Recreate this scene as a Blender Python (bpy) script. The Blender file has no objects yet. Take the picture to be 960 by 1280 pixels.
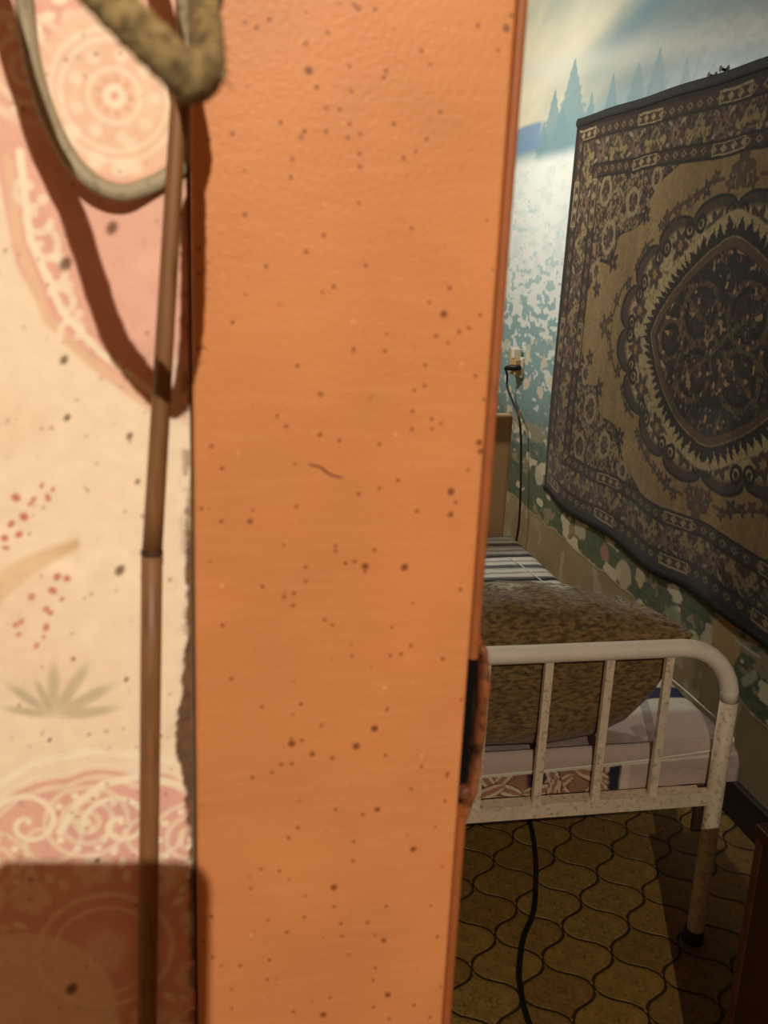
import bpy, bmesh, math, random
import numpy as np
from mathutils import Vector, Matrix

# ------------------------------------------------------------------ camera, light, exposure
SC = bpy.context.scene
COL = SC.collection
F_PX, CAM_H = 1190.0, 1.6
ROT = np.array([[0.98068157, -0.00835511, 0.19543245],
                [-0.19057675, -0.26601338, 0.94494306],
                [0.04409254, -0.96393313, -0.26246671]])   # world = ROT @ (right, down, forward)
CAM = np.array([0.0, 0.0, CAM_H])
cd = bpy.data.cameras.new('camera')
cd.sensor_fit = 'VERTICAL'; cd.sensor_height = 34.6; cd.lens = F_PX / 1280 * 34.6
cd.clip_start = 0.02; cd.clip_end = 50
cd.dof.use_dof = True; cd.dof.focus_distance = 2.5; cd.dof.aperture_fstop = 12.5
co = bpy.data.objects.new('camera', cd); COL.objects.link(co)
m = Matrix.Identity(4)
for i in range(3):
    m[i][0] = ROT[i, 0]; m[i][1] = -ROT[i, 1]; m[i][2] = -ROT[i, 2]; m[i][3] = CAM[i]
co.matrix_world = m
SC.camera = co

w = bpy.data.worlds.new('world'); SC.world = w; w.use_nodes = True
w.node_tree.nodes['Background'].inputs[0].default_value = (0.02, 0.022, 0.03, 1)
w.node_tree.nodes['Background'].inputs[1].default_value = 0.3

NEAR_LAMP = (0.05, -1.10, 2.40)
NEAR_POWER, NEAR_COLOR = 118.0, (1.0, 0.88, 0.68)
FAR_LAMP = (0.55, 4.25, 2.25)
FAR_POWER, FAR_COLOR = 55.0, (1.0, 0.97, 0.88)
vs = SC.view_settings
vs.view_transform = 'Standard'; vs.look = 'None'; vs.gamma = 1.0; vs.exposure = 0.0
vs.use_curve_mapping = False

# ------------------------------------------------------------------ measuring helpers
def ray(x, y): return ROT @ np.array([x - 480.0, y - 640.0, F_PX])
def onx(x, y, X):
    v = ray(x, y); return CAM + v * X / v[0]
def ony(x, y, Y):
    v = ray(x, y); return CAM + v * Y / v[1]
def onz(x, y, z):
    v = ray(x, y); return CAM + v * (z - CAM_H) / v[2]

def lin(r, g, b):
    def f(c):
        c /= 255.0
        return c / 12.92 if c <= 0.04045 else ((c + 0.055) / 1.055) ** 2.4
    return np.array([f(r), f(g), f(b)])

# ------------------------------------------------------------------ numpy noise
def vnoise(x, y, seed=0):
    xi = np.floor(x).astype(np.int64); yi = np.floor(y).astype(np.int64)
    fx = x - xi; fy = y - yi
    fx = fx * fx * (3 - 2 * fx); fy = fy * fy * (3 - 2 * fy)
    def h(a, b):
        n = (a * 374761393 + b * 668265263 + seed * 974711) & 0xffffffff
        n = ((n ^ (n >> 13)) * 1274126177) & 0xffffffff
        return ((n ^ (n >> 16)) & 0xffff) / 65535.0
    return (h(xi, yi) * (1 - fx) + h(xi + 1, yi) * fx) * (1 - fy) + (h(xi, yi + 1) * (1 - fx) + h(xi + 1, yi + 1) * fx) * fy
def fbm(x, y, octv=4, seed=0):
    s = np.zeros_like(x, dtype=float); a = 0.5; t = 0
    for k in range(octv):
        s += a * vnoise(x * 2 ** k, y * 2 ** k, seed + k * 17); t += a; a *= 0.5
    return s / t
def sm(a, b, x):
    t = np.clip((x - a) / (b - a), 0, 1); return t * t * (3 - 2 * t)
class Paint:
    """colour field over the points (x, y) of a surface"""
    def __init__(s, x, y, base, sep=False):
        s.x, s.y = x, y; s.c = np.empty(x.shape + (3,)); s.c[:] = base; s.sep = sep
    def win(s, x0, x1, y0, y1):
        """the part of the grid between these limits, as a paint of its own that shares the colours"""
        if not s.sep: return s
        i0, i1 = np.searchsorted(s.x[:, 0], (x0, x1)); j0, j1 = np.searchsorted(s.y[0], (y0, y1))
        q = Paint.__new__(Paint); q.sep = False; q.x = s.x[i0:i1, j0:j1]; q.y = s.y[i0:i1, j0:j1]; q.c = s.c[i0:i1, j0:j1]; return q
    def put(s, mask, col):
        mask = np.clip(mask, 0, 1)[..., None]; s.c[...] = s.c * (1 - mask) + np.asarray(col) * mask
    def disc(s, cx, cy, r, col, soft=0.25, k=1.0, sy=1.0, rot=0.0):
        s = s.win(cx - 2 * r, cx + 2 * r, cy - 2 * r, cy + 2 * r)
        dx, dy = s.x - cx, s.y - cy; ca, sa = math.cos(rot), math.sin(rot)
        d = np.hypot(dx * ca + dy * sa, (-dx * sa + dy * ca) / sy)
        s.put(k * (1 - sm(r * (1 - soft), r * (1 + soft), d)), col)
    def ring(s, cx, cy, r, wd, col, k=1.0):
        g = r + wd; s = s.win(cx - g, cx + g, cy - g, cy + g)
        d = np.abs(np.hypot(s.x - cx, s.y - cy) - r); s.put(k * (1 - sm(wd * .35, wd * .7, d)), col)
    def stroke(s, pts, wd, col, k=1.0):
        xs_ = [q[0] for q in pts]; ys_ = [q[1] for q in pts]; s = s.win(min(xs_) - wd, max(xs_) + wd, min(ys_) - wd, max(ys_) + wd)
        d = np.full(s.x.shape, 1e9)
        for (ax, ay), (bx, by) in zip(pts[:-1], pts[1:]):
            vx, vy = bx - ax, by - ay; L = vx * vx + vy * vy + 1e-12
            t = np.clip(((s.x - ax) * vx + (s.y - ay) * vy) / L, 0, 1)
            d = np.minimum(d, np.hypot(s.x - ax - t * vx, s.y - ay - t * vy))
        s.put(k * (1 - sm(wd * .35, wd * .7, d)), col)

# ------------------------------------------------------------------ mesh helpers
def link(o, parent=None, kind=None):
    COL.objects.link(o)
    if parent is not None: o.parent = parent
    if kind: o['kind'] = kind
    return o
def tag(o, label, cat, group=None):
    o['label'] = label; o['category'] = cat
    if group: o['group'] = group
    return o
def empty(name, loc, label=None, cat=None, kind=None, group=None):
    o = bpy.data.objects.new(name, None); o.location = loc; o.empty_display_size = .05
    COL.objects.link(o)
    if label: o['label'] = label
    if cat: o['category'] = cat
    if kind: o['kind'] = kind
    if group: o['group'] = group
    return o
def from_bm(name, bm, mat, parent=None, kind=None, smooth=False):
    me = bpy.data.meshes.new(name)
    bmesh.ops.recalc_face_normals(bm, faces=bm.faces)
    if parent is not None: bm.transform(Matrix.Translation(-parent_world(parent)))
    bm.to_mesh(me); bm.free()
    if smooth: me.polygons.foreach_set('use_smooth', [True] * len(me.polygons))
    me.materials.append(mat)
    return link(bpy.data.objects.new(name, me), parent, kind)
def parent_world(p):
    v = Vector((0, 0, 0))
    while p is not None: v += p.location; p = p.parent
    return v
def box(bm, lo, hi, bevel=0.0, seg=2):
    r = bmesh.ops.create_cube(bm, size=1)
    c = [(a + b) / 2 for a, b in zip(lo, hi)]; s = [b - a for a, b in zip(lo, hi)]
    bmesh.ops.scale(bm, vec=s, verts=r['verts']); bmesh.ops.translate(bm, vec=c, verts=r['verts'])
    if bevel:
        ed = list({e for v in r['verts'] for e in v.link_edges})
        bmesh.ops.bevel(bm, geom=ed, offset=bevel, segments=seg, affect='EDGES', profile=.6)
def boxo(name, lo, hi, mat, parent=None, kind=None, bevel=0.0, seg=2):
    bm = bmesh.new(); box(bm, lo, hi, bevel, seg)
    return from_bm(name, bm, mat, parent, kind)
def spline(pts, n):
    """Catmull-Rom through pts, n samples per span"""
    P = [np.array(p, float) for p in pts]; P = [2 * P[0] - P[1]] + P + [2 * P[-1] - P[-2]]
    out = []
    for i in range(1, len(P) - 2):
        for k in range(n):
            t = k / n; a, b, c, d = P[i - 1:i + 3]
            out.append(.5 * (2 * b + (c - a) * t + (2 * a - 5 * b + 4 * c - d) * t * t + (3 * b - a - 3 * c + d) * t ** 3))
    out.append(P[-2]); return out
def tube(bm, pts, rad, seg=12, flat=1.0, up=(0, 0, 1), caps=True, closed=False):
    pts = [Vector(p) for p in pts]; n = len(pts); rings = []
    side0 = None
    for i, p in enumerate(pts):
        if closed: t = (pts[(i + 1) % n] - pts[i - 1])
        else: t = pts[min(i + 1, n - 1)] - pts[max(i - 1, 0)]
        t.normalize()
        if side0 is None:
            u = Vector(up)
            if abs(u.dot(t)) > .95: u = Vector((1, 0, 0))
            side = t.cross(u).normalized()
        else: side = (side0 - t * side0.dot(t)).normalized()
        side0 = side; nn = side.cross(t).normalized()
        r = rad[i] if hasattr(rad, '__len__') else rad
        rings.append([bm.verts.new(p + side * math.cos(2 * math.pi * k / seg) * r + nn * math.sin(2 * math.pi * k / seg) * r * flat) for k in range(seg)])
    for a, b in zip(rings[:-1], rings[1:]) if not closed else zip(rings, rings[1:] + rings[:1]):
        for k in range(seg): bm.faces.new((a[k], a[(k + 1) % seg], b[(k + 1) % seg], b[k]))
    if caps and not closed:
        bm.faces.new(rings[0][::-1]); bm.faces.new(rings[-1])
def grid_mesh(name, P, col=None, mat=None, parent=None, kind=None, flip=False, smooth=True):
    """P (n, m, 3) points -> one mesh, col (n, m, 3) -> colour attribute"""
    n, mm = P.shape[:2]
    if parent is not None: P = P - np.array(parent_world(parent))
    me = bpy.data.meshes.new(name)
    idx = np.arange(n * mm).reshape(n, mm)
    q = np.stack([idx[:-1, :-1], idx[1:, :-1], idx[1:, 1:], idx[:-1, 1:]], -1).reshape(-1, 4)
    if flip: q = q[:, ::-1]
    me.vertices.add(n * mm); me.vertices.foreach_set('co', P.reshape(-1).astype(np.float32))
    me.loops.add(q.size); me.loops.foreach_set('vertex_index', q.reshape(-1).astype(np.int32))
    me.polygons.add(len(q)); me.polygons.foreach_set('loop_start', np.arange(0, q.size, 4, dtype=np.int32))
    me.polygons.foreach_set('loop_total', np.full(len(q), 4, dtype=np.int32))
    me.update(calc_edges=True); me.validate()
    if smooth: me.polygons.foreach_set('use_smooth', np.ones(len(me.polygons), bool))
    if col is not None:
        a = me.color_attributes.new('Col', 'FLOAT_COLOR', 'POINT')
        c4 = np.ones((n * mm, 4), np.float32); c4[:, :3] = np.clip(col, 0, 1).reshape(-1, 3)
        a.data.foreach_set('color', c4.reshape(-1))
    if mat: me.materials.append(mat)
    return link(bpy.data.objects.new(name, me), parent, kind)

# ------------------------------------------------------------------ materials
def mat(name, col=(.5, .5, .5), rough=.6, var=0.0, vscale=20.0, dark=None, darkth=(.55, .7), dscale=40.0,
        bump=0.0, bscale=200.0, attr=False, spec=.5, metal=0.0, coat=0.0, stretch=(1, 1, 1), sheen=0.0):
    M = bpy.data.materials.new(name); M.use_nodes = True
    nt = M.node_tree; N = nt.nodes; Lk = nt.links; bs = N['Principled BSDF']
    bs.inputs['Roughness'].default_value = rough; bs.inputs['Metallic'].default_value = metal
    bs.inputs['Specular IOR Level'].default_value = spec; bs.inputs['Coat Weight'].default_value = coat
    bs.inputs['Sheen Weight'].default_value = sheen
    tc = N.new('ShaderNodeTexCoord'); mp = N.new('ShaderNodeMapping'); mp.inputs['Scale'].default_value = stretch
    Lk.new(tc.outputs['Object'], mp.inputs[0]); vec = mp.outputs[0]
    if attr:
        at = N.new('ShaderNodeAttribute'); at.attribute_name = 'Col'; out = at.outputs['Color']
    else:
        rgb = N.new('ShaderNodeRGB'); rgb.outputs[0].default_value = (*col, 1); out = rgb.outputs[0]
    def noise(sc, det=4):
        n = N.new('ShaderNodeTexNoise'); n.inputs['Scale'].default_value = sc; n.inputs['Detail'].default_value = det
        Lk.new(vec, n.inputs['Vector']); return n.outputs['Fac']
    if var:
        mr = N.new('ShaderNodeMapRange'); Lk.new(noise(vscale), mr.inputs[0])
        mr.inputs[1].default_value = .25; mr.inputs[2].default_value = .75
        mr.inputs[3].default_value = 1 - var; mr.inputs[4].default_value = 1 + var
        mx = N.new('ShaderNodeMix'); mx.data_type = 'RGBA'; mx.blend_type = 'MULTIPLY'; mx.inputs[0].default_value = 1
        Lk.new(out, mx.inputs[6]); Lk.new(mr.outputs[0], mx.inputs[7]); out = mx.outputs[2]
    if dark is not None:
        mr = N.new('ShaderNodeMapRange'); Lk.new(noise(dscale, 6), mr.inputs[0])
        mr.inputs[1].default_value, mr.inputs[2].default_value = darkth
        mx = N.new('ShaderNodeMix'); mx.data_type = 'RGBA'
        Lk.new(mr.outputs[0], mx.inputs[0]); Lk.new(out, mx.inputs[6]); mx.inputs[7].default_value = (*dark, 1); out = mx.outputs[2]
    Lk.new(out, bs.inputs['Base Color'])
    if bump:
        b = N.new('ShaderNodeBump'); b.inputs['Strength'].default_value = 1; b.inputs['Distance'].default_value = bump
        Lk.new(noise(bscale, 3), b.inputs['Height']); Lk.new(b.outputs[0], bs.inputs['Normal'])
    return M
def emis(name, col, st):
    M = bpy.data.materials.new(name); M.use_nodes = True; b = M.node_tree.nodes['Principled BSDF']
    b.inputs['Base Color'].default_value = (*col, 1); b.inputs['Emission Color'].default_value = (*col, 1); b.inputs['Emission Strength'].default_value = st
    return M

def orange_paint():
    M = mat('orange_paint', lin(200, 133, 83), rough=.45, var=.10, vscale=14, bump=.00025, bscale=420, spec=.35)
    nt = M.node_tree; N = nt.nodes; Lk = nt.links; bs = N['Principled BSDF']
    src = bs.inputs['Base Color'].links[0].from_socket
    tc = N.new('ShaderNodeTexCoord')
    def mixc(fac, col, src):
        mx = N.new('ShaderNodeMix'); mx.data_type = 'RGBA'; Lk.new(fac, mx.inputs[0]); Lk.new(src, mx.inputs[6]); mx.inputs[7].default_value = (*col, 1); return mx.outputs[2]
    # horizontal brush weave
    mp = N.new('ShaderNodeMapping'); mp.inputs['Scale'].default_value = (25, 25, 260); Lk.new(tc.outputs['Object'], mp.inputs[0])
    n = N.new('ShaderNodeTexNoise'); n.inputs['Scale'].default_value = 1; n.inputs['Detail'].default_value = 3; Lk.new(mp.outputs[0], n.inputs['Vector'])
    mr = N.new('ShaderNodeMapRange'); Lk.new(n.outputs['Fac'], mr.inputs[0]); mr.inputs[1].default_value = .5; mr.inputs[2].default_value = .8; mr.inputs[4].default_value = .35
    src = mixc(mr.outputs[0], lin(216, 152, 106), src)
    # fly specks of two sizes and pale chips
    for sc_, th, jit, col, cut in ((95, .17, 1, lin(105, 52, 26), .60), (210, .20, 1, lin(120, 62, 32), .74), (140, .16, 1, lin(232, 180, 126), .90)):
        v = N.new('ShaderNodeTexVoronoi'); v.inputs['Scale'].default_value = sc_; Lk.new(tc.outputs['Object'], v.inputs['Vector'])
        sep = N.new('ShaderNodeSeparateColor'); Lk.new(v.outputs['Color'], sep.inputs[0])
        g = N.new('ShaderNodeMath'); g.operation = 'GREATER_THAN'; Lk.new(sep.outputs[0], g.inputs[0]); g.inputs[1].default_value = cut
        sz = N.new('ShaderNodeMath'); sz.operation = 'MULTIPLY_ADD'; Lk.new(sep.outputs[1], sz.inputs[0]); sz.inputs[1].default_value = th; sz.inputs[2].default_value = .05
        d = N.new('ShaderNodeMath'); d.operation = 'SUBTRACT'; Lk.new(sz.outputs[0], d.inputs[0]); Lk.new(v.outputs['Distance'], d.inputs[1])
        s = N.new('ShaderNodeMath'); s.operation = 'MULTIPLY'; s.use_clamp = True; Lk.new(d.outputs[0], s.inputs[0]); s.inputs[1].default_value = 14
        f = N.new('ShaderNodeMath'); f.operation = 'MULTIPLY'; Lk.new(s.outputs[0], f.inputs[0]); Lk.new(g.outputs[0], f.inputs[1])
        f2 = N.new('ShaderNodeMath'); f2.operation = 'MULTIPLY'; Lk.new(f.outputs[0], f2.inputs[0]); f2.inputs[1].default_value = .8
        src = mixc(f2.outputs[0], col, src)
    Lk.new(src, bs.inputs['Base Color']); return M

M_ORANGE = orange_paint()
M_EDGE = mat('worn_shaded_orange', lin(152, 88, 48), rough=.5, var=.2, vscale=40, dark=lin(110, 58, 28), darkth=(.55, .80), dscale=40)  # darker brown orange: shading along the edge bead is put into the colour
M_PAPER = mat('printed_wallpaper', rough=.75, attr=True, var=.05, vscale=120, bump=.0003, bscale=300, spec=.25)
M_MURAL = mat('mural_paper', rough=.45, attr=True, var=.04, vscale=60, bump=.0006, bscale=30, spec=.4)
M_PLASTER = mat('old_plaster', lin(150, 136, 110), rough=.85, var=.15, vscale=6, bump=.001, bscale=60)
M_CEIL = mat('whitewash', lin(205, 198, 182), rough=.9, var=.06, vscale=5)
M_WALLN = mat('faded_paper', lin(128, 92, 60), rough=.85, var=.08, vscale=8)
M_BOARD = mat('dark_baseboard', lin(44, 28, 20), rough=.55, var=.3, vscale=20)
M_JOINT = mat('lino_joint', lin(58, 40, 20), rough=.6, var=.2, vscale=40)
M_TILE = mat('lino_tile', lin(150, 118, 58), rough=.5, var=.28, vscale=26, dark=lin(92, 68, 34), darkth=(.50, .78), dscale=90, spec=.35)
M_WHITE = mat('white_enamel', lin(242, 230, 216), rough=.4, var=.06, vscale=30, dark=lin(150, 118, 86), darkth=(.66, .80), dscale=60)
M_WORN = mat('worn_white_enamel', lin(226, 208, 184), rough=.55, var=.1, vscale=40, dark=lin(146, 118, 84), darkth=(.54, .80), dscale=90)
M_RUST = mat('dark_iron', lin(58, 38, 28), rough=.7, var=.3, vscale=40)
M_MATTR = mat('printed_sheet', rough=.85, attr=True, bump=.0012, bscale=70, spec=.2, var=.05, vscale=80)
M_THREAD = mat('white_piping', lin(225, 222, 212), rough=.8)
M_HEAD = mat('tan_headboard', lin(194, 156, 112), rough=.55, var=.08, vscale=10)
M_RUG = mat('carpet_pile', rough=.95, attr=True, var=.16, vscale=170, bump=.003, bscale=260, spec=.15, sheen=.2)
M_BIND = mat('black_binding', lin(15, 14, 13), rough=.85, var=.3, vscale=90)
M_MAHOG = mat('dark_mahogany', lin(48, 21, 14), rough=.32, var=.3, vscale=9, stretch=(1, 1, .12), spec=.5)
M_EDGEW = mat('glint_mahogany_edge', lin(72, 36, 22), rough=.35, var=.3, vscale=30)  # lighter red wood, the glint of the bevelled cabinet edge as colour
M_CABLE = mat('black_rubber', lin(16, 14, 13), rough=.5)
M_SOCK = mat('yellowed_plastic', lin(196, 160, 110), rough=.5, var=.1, vscale=60)
M_IVORY = mat('ivory_plastic', lin(228, 218, 196), rough=.45)
M_STICK = mat('brown_cane', lin(128, 90, 56), rough=.5, var=.22, vscale=24, stretch=(6, 6, .6), dark=lin(92, 54, 30), darkth=(.55, .8), dscale=40)
M_GREY = mat('grey_leather', lin(158, 146, 122), rough=.55, var=.12, vscale=120, dark=lin(92, 84, 70), darkth=(.6, .75), dscale=200)
M_OLIVE = mat('olive_webbing', lin(140, 122, 84), rough=.95, var=.35, vscale=160, dark=lin(64, 50, 26), darkth=(.45, .7), dscale=260, bump=.0015, bscale=420)
M_BRASS = mat('rusted_steel', lin(150, 88, 50), rough=.6, var=.35, vscale=90, dark=lin(70, 38, 22), darkth=(.42, .62), dscale=90)
M_BLACK = mat('black_glass', lin(12, 12, 13), rough=.3)

# ------------------------------------------------------------------ the rooms
XW = 1.6           # mural wall
YB = 5.25          # back wall of the bedroom
YP = 0.44          # wallpapered face of the partition
ZC = 2.95
boxo('ceiling', (-2.2, .45, ZC), (1.75, YB + .1, ZC + .1), M_CEIL, kind='structure')
boxo('ceiling_near', (-2.2, -2.6, ZC), (1.75, .45, ZC + .1), M_WALLN, kind='structure')
boxo('wall_back', (-1.6, YB, 0), (XW + .1, YB + .1, ZC), M_PLASTER, kind='structure')
boxo('wall_far_left', (-1.7, .56, 0), (-1.6, YB + .1, ZC), M_PLASTER, kind='structure')
boxo('wall_near_back', (-2.2, -2.6, 0), (1.75, -2.5, ZC), M_WALLN, kind='structure')
boxo('wall_near_left', (-2.2, -2.5, 0), (-2.1, .56, ZC), M_WALLN, kind='structure')
boxo('wall_near_right', (1.65, -2.5, 0), (1.75, .56, ZC), M_WALLN, kind='structure')
boxo('wall_lintel', (-.0, YP, 1.96), (.80, .56, ZC), M_WALLN, kind='structure')
boxo('wall_door_side', (.80, YP, 0), (1.65, .56, ZC), M_WALLN, kind='structure')
boxo('wall_partition', (-2.1, YP + .012, 0), (-.0005, .56, ZC), M_PLASTER, kind='structure')
boxo('trim_1', (.745, .42, 0), (.865, .57, 1.90), M_ORANGE, kind='structure', bevel=.003)
boxo('trim_2', (-.0, .42, 1.905), (.865, .57, 2.02), M_ORANGE, kind='structure', bevel=.003)

# ---- wallpaper on the partition, left of the door
def W(x, y):
    p = ony(x, y, YP); return (p[0], p[2])
xs = np.concatenate([np.linspace(-2.1, -.5, 12)[:-1], np.linspace(-.5, -.112, 60)[:-1], np.arange(-.112, -.0008, .0008)])
zs = np.concatenate([np.linspace(0, .8, 10)[:-1], np.linspace(.8, 1.16, 60)[:-1], np.arange(1.16, 1.73, .0008), np.linspace(1.735, 2.1, 60)[:-1], np.linspace(2.1, ZC, 8)])
X, Z = np.meshgrid(xs, zs, indexing='ij')
cream, pink, scroll = lin(247, 228, 204), lin(232, 182, 168), lin(252, 238, 216)
p = Paint(X, Z, cream, sep=True)
warp = .006 * (fbm(X * 60, Z * 60, 3, 5) - .5)
def medallion(cx, cz, sgn):
    # big scalloped damask medallion with scrolls, paisleys and dotted rings
    dx, dz = (X - cx), (Z - cz); r = np.hypot(dx / .95, dz) + warp; th = np.arctan2(dz, dx)
    R0 = .105 + .003 * np.abs(np.sin(9 * th))
    p.put(1 - sm(R0 - .001, R0 + .001, r), pink)
    p.put(.7 * (1 - sm(.0012, .0024, np.abs(r - R0))), scroll)
    p.put(.6 * (1 - sm(.0010, .0020, np.abs(r - R0 + .006))), scroll)
    n = 9
    for k in range(n):
        a = 2 * math.pi * (k + .37) / n
        ex, ez = cx + .078 * math.cos(a), cz + .078 * math.sin(a)
        for rr in (.020, .0125, .006): p.ring(ex, ez, rr, .0026, scroll, .62)
        for q in range(10):
            b = 2 * math.pi * q / 10; p.disc(ex + .0163 * math.cos(b), ez + .0163 * math.sin(b), .0019, scroll)
        p.disc(ex, ez, .0022, scroll)
        sp = [(ex + (.006 + .0024 * t) * math.cos(a + t) * 1.0 + .022 * math.cos(a + 1.9), ez + (.006 + .0024 * t) * math.sin(a + t) + .022 * math.sin(a + 1.9)) for t in np.linspace(0, 5.2, 16)]
        p.stroke(sp, .0026, scroll, .62)
        a2 = a + math.pi / n
        for q in range(5): p.disc(cx + (.046 + .007 * q) * math.cos(a2 + .08 * q), cz + (.046 + .007 * q) * math.sin(a2 + .08 * q), .0036 - .0003 * q, scroll, .3, .9, .6, a2)
        fx, fz = cx + .050 * math.cos(a), cz + .050 * math.sin(a)
        for q in range(5): p.disc(fx + .006 * math.cos(a + q * 1.256), fz + .006 * math.sin(a + q * 1.256), .0042, scroll, .3, .6)
    p.ring(cx, cz, .034, .003, scroll, .6); p.ring(cx, cz, .026, .002, scroll, .6)
    p.disc(cx, cz, .012, scroll, .4, .5)
# small rosette seen next to the hanging loop sits in the lower part of an upper medallion
c1 = W(143, 120)
medallion(c1[0] + .030, c1[1] + .060 - .008, 1)
bz = [1.51, 1.5312, 1.5486, 1.5655, 1.5885, 1.6205, 1.66]; bx = [.012, -.0218, -.0455, -.0615, -.0734, -.0779, -.082]
xb = np.interp(Z, bz, bx); fill = (sm(xb - .001, xb + .001, X) * sm(1.511, 1.516, Z) * sm(1.652, 1.640, Z) * (X > -.1))
p.put(fill, pink)
p.put(.8 * (1 - sm(.030, .034, np.hypot(X - c1[0], Z - c1[1]))), lin(240, 206, 182))
for rr in (.0255, .0215, .0105): p.ring(c1[0], c1[1], rr, .0021, scroll, .6)
for q in range(9):
    b = 2 * math.pi * q / 9; p.disc(c1[0] + .016 * math.cos(b), c1[1] + .016 * math.sin(b), .0026, scroll, .4, .65)
    p.disc(c1[0] + .0065 * math.cos(b), c1[1] + .0065 * math.sin(b), .0015, lin(232, 190, 160))
for x_, y_ in ((150, 210), (168, 208), (165, 182), (90, 165), (120, 200)): p.disc(*W(x_, y_), .0032, scroll, .5, .8)
p.disc(*c1, .0045, scroll); p.disc(*c1, .0018, pink)
# cream scroll running down the medallion's left edge
p.stroke([W(*q) for q in ((10, 200), (22, 300), (60, 400), (110, 450), (190, 510))], .004, lin(236, 200, 172))
p.stroke([W(*q) for q in ((25, 190), (38, 300), (78, 390), (125, 440), (190, 490))], .003, scroll)
for q in range(6):
    a_ = W(34 + 9 * q + q * q * .6, 236 + 36 * q); t0_ = .6 + .9 * q
    p.stroke([(a_[0] + (.0016 + .0011 * t_) * math.cos(t0_ + t_), a_[1] + (.0016 + .0013 * t_) * math.sin(t0_ + t_)) for t_ in np.linspace(0, 4.6, 16)], .0028, scroll, .75)
    p.disc(a_[0] + .006, a_[1] - .004, .0022, scroll, .5, .7)
medallion(W(120, 1140)[0] + .004, W(120, 1140)[1] - .024, -1)
# the lower medallion's heart
p.put(.8 * (1 - sm(.05, .053, np.hypot(X - W(20, 1270)[0], Z - W(20, 1270)[1]))), cream)
for cx_, cy_ in ((35, 1030), (150, 1030)):
    c = W(cx_, cy_); sp = [(c[0] + (.001 + .0021 * t) * math.cos(t + 1), c[1] + (.001 + .0021 * t) * math.sin(t + 1)) for t in np.linspace(0, 8.5, 34)]
    p.stroke(sp, .0028, scroll)
p.stroke([W(*q) for q in ((75, 1040), (100, 1000), (130, 978), (180, 968), (235, 985))], .004, scroll)
p.stroke([W(*q) for q in ((0, 980), (40, 955), (110, 938), (180, 942), (245, 960))], .004, scroll)
# sprigs: red berries, a brown twig, a grey-green leaf fan
red, twig, sage = lin(196, 96, 84), lin(216, 180, 132), lin(160, 156, 122)
rnd = random.Random(4)
for x_, y_ in ((52, 607), (66, 612), (20, 622), (42, 624), (38, 630), (30, 646), (14, 655), (6, 672), (60, 622), (24, 668), (8, 684),
               (72, 720), (66, 737), (40, 745), (58, 760), (63, 765), (78, 748), (27, 776), (58, 783), (24, 792), (20, 780), (84, 722), (55, 795), (46, 806)):
    c = W(x_, y_); p.disc(c[0], c[1], rnd.uniform(.0011, .0021), red, .5, .85, rnd.uniform(.6, 1), rnd.uniform(0, 3))
for o_ in (0, 9, 18, 28):
    p.stroke([W(-12, 745 + o_), W(5, 715 + o_), W(35, 697 + o_ * .7), W(95, 676 + o_ * .3)], .0030, twig, .38)
for ang in (-2.9, -2.4, -1.9, -1.5, -1.0, -.5, -.1):
    c = W(66, 895); L_ = .027 * rnd.uniform(.7, 1.15)
    p.disc(c[0] + L_ * .6 * math.cos(ang), c[1] - L_ * .6 * math.sin(ang), L_ * .45, sage, .5, .55, .22, -ang)
p.put(.25 * sm(.55, .75, fbm(X * 25, Z * 25, 3, 9)), lin(240, 206, 170))
# fly specks and dirt
for k in range(260):
    x_, z_ = rnd.uniform(-.112, 0), rnd.uniform(1.16, 1.73)
    p.disc(x_, z_, rnd.uniform(.0004, .0011), lin(140, 92, 60), .5, rnd.uniform(.3, .8), rnd.uniform(.5, 1), rnd.uniform(0, 3))
for x_, y_, r_ in ((140, 285, .0030), (82, 330, .0032), (80, 450, .0022), (84, 522, .0018), (90, 1235, .0036), (150, 712, .0028), (162, 545, .0018), (122, 1075, .0018), (172, 602, .0014), (62, 925, .0012), (158, 848, .0014)):
    c = W(x_, y_); p.disc(c[0], c[1], r_, lin(98, 62, 40), .5, .85, .7, 1.0)
# torn strip next to the door frame: pale backing, then bare dark board
edge = -.0105 + .002 * (fbm(Z * 60, Z * 0 + 3, 3, 2) - .5)
strip = sm(edge - .0006, edge + .0006, X) * (1 - sm(1.54, 1.56, Z)) * sm(1.34, 1.36, Z)
p.put(strip * (.45 + .5 * fbm(X * 300, Z * 120, 3, 8)), lin(240, 226, 208))
tear = -.0035 - .0062 * np.exp(-((Z - 1.362) / .032) ** 2) + .004 * (fbm(Z * 160 + 9, Z * 0, 4, 3) - .5)
bare = sm(tear - .0004, tear + .0006, X) * (1 - sm(1.46, 1.50, Z + .02 * (fbm(X * 90, Z * 90, 2, 1) - .5))) * sm(1.17, 1.31, Z)
p.put(bare, lin(104, 78, 58) * (.6 + .8 * fbm(X * 200, Z * 200, 3, 12))[..., None])
p.put(.75 * sm(.50, .60, fbm(X * 260, Z * 150, 3, 51)) * sm(-.0085, -.0015, X) * sm(1.60, 1.56, Z) * sm(1.16, 1.2, Z), lin(128, 88, 64))
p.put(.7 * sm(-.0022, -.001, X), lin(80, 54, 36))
lift = .0012 * sm(.45, .62, fbm(X * 25 + 7, Z * 14, 3, 31)) - .0022 * bare
P3 = np.stack([X, YP - lift, Z], -1)
wl = grid_mesh('wall_left', P3, p.c, M_PAPER, kind='structure', flip=False)

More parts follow.
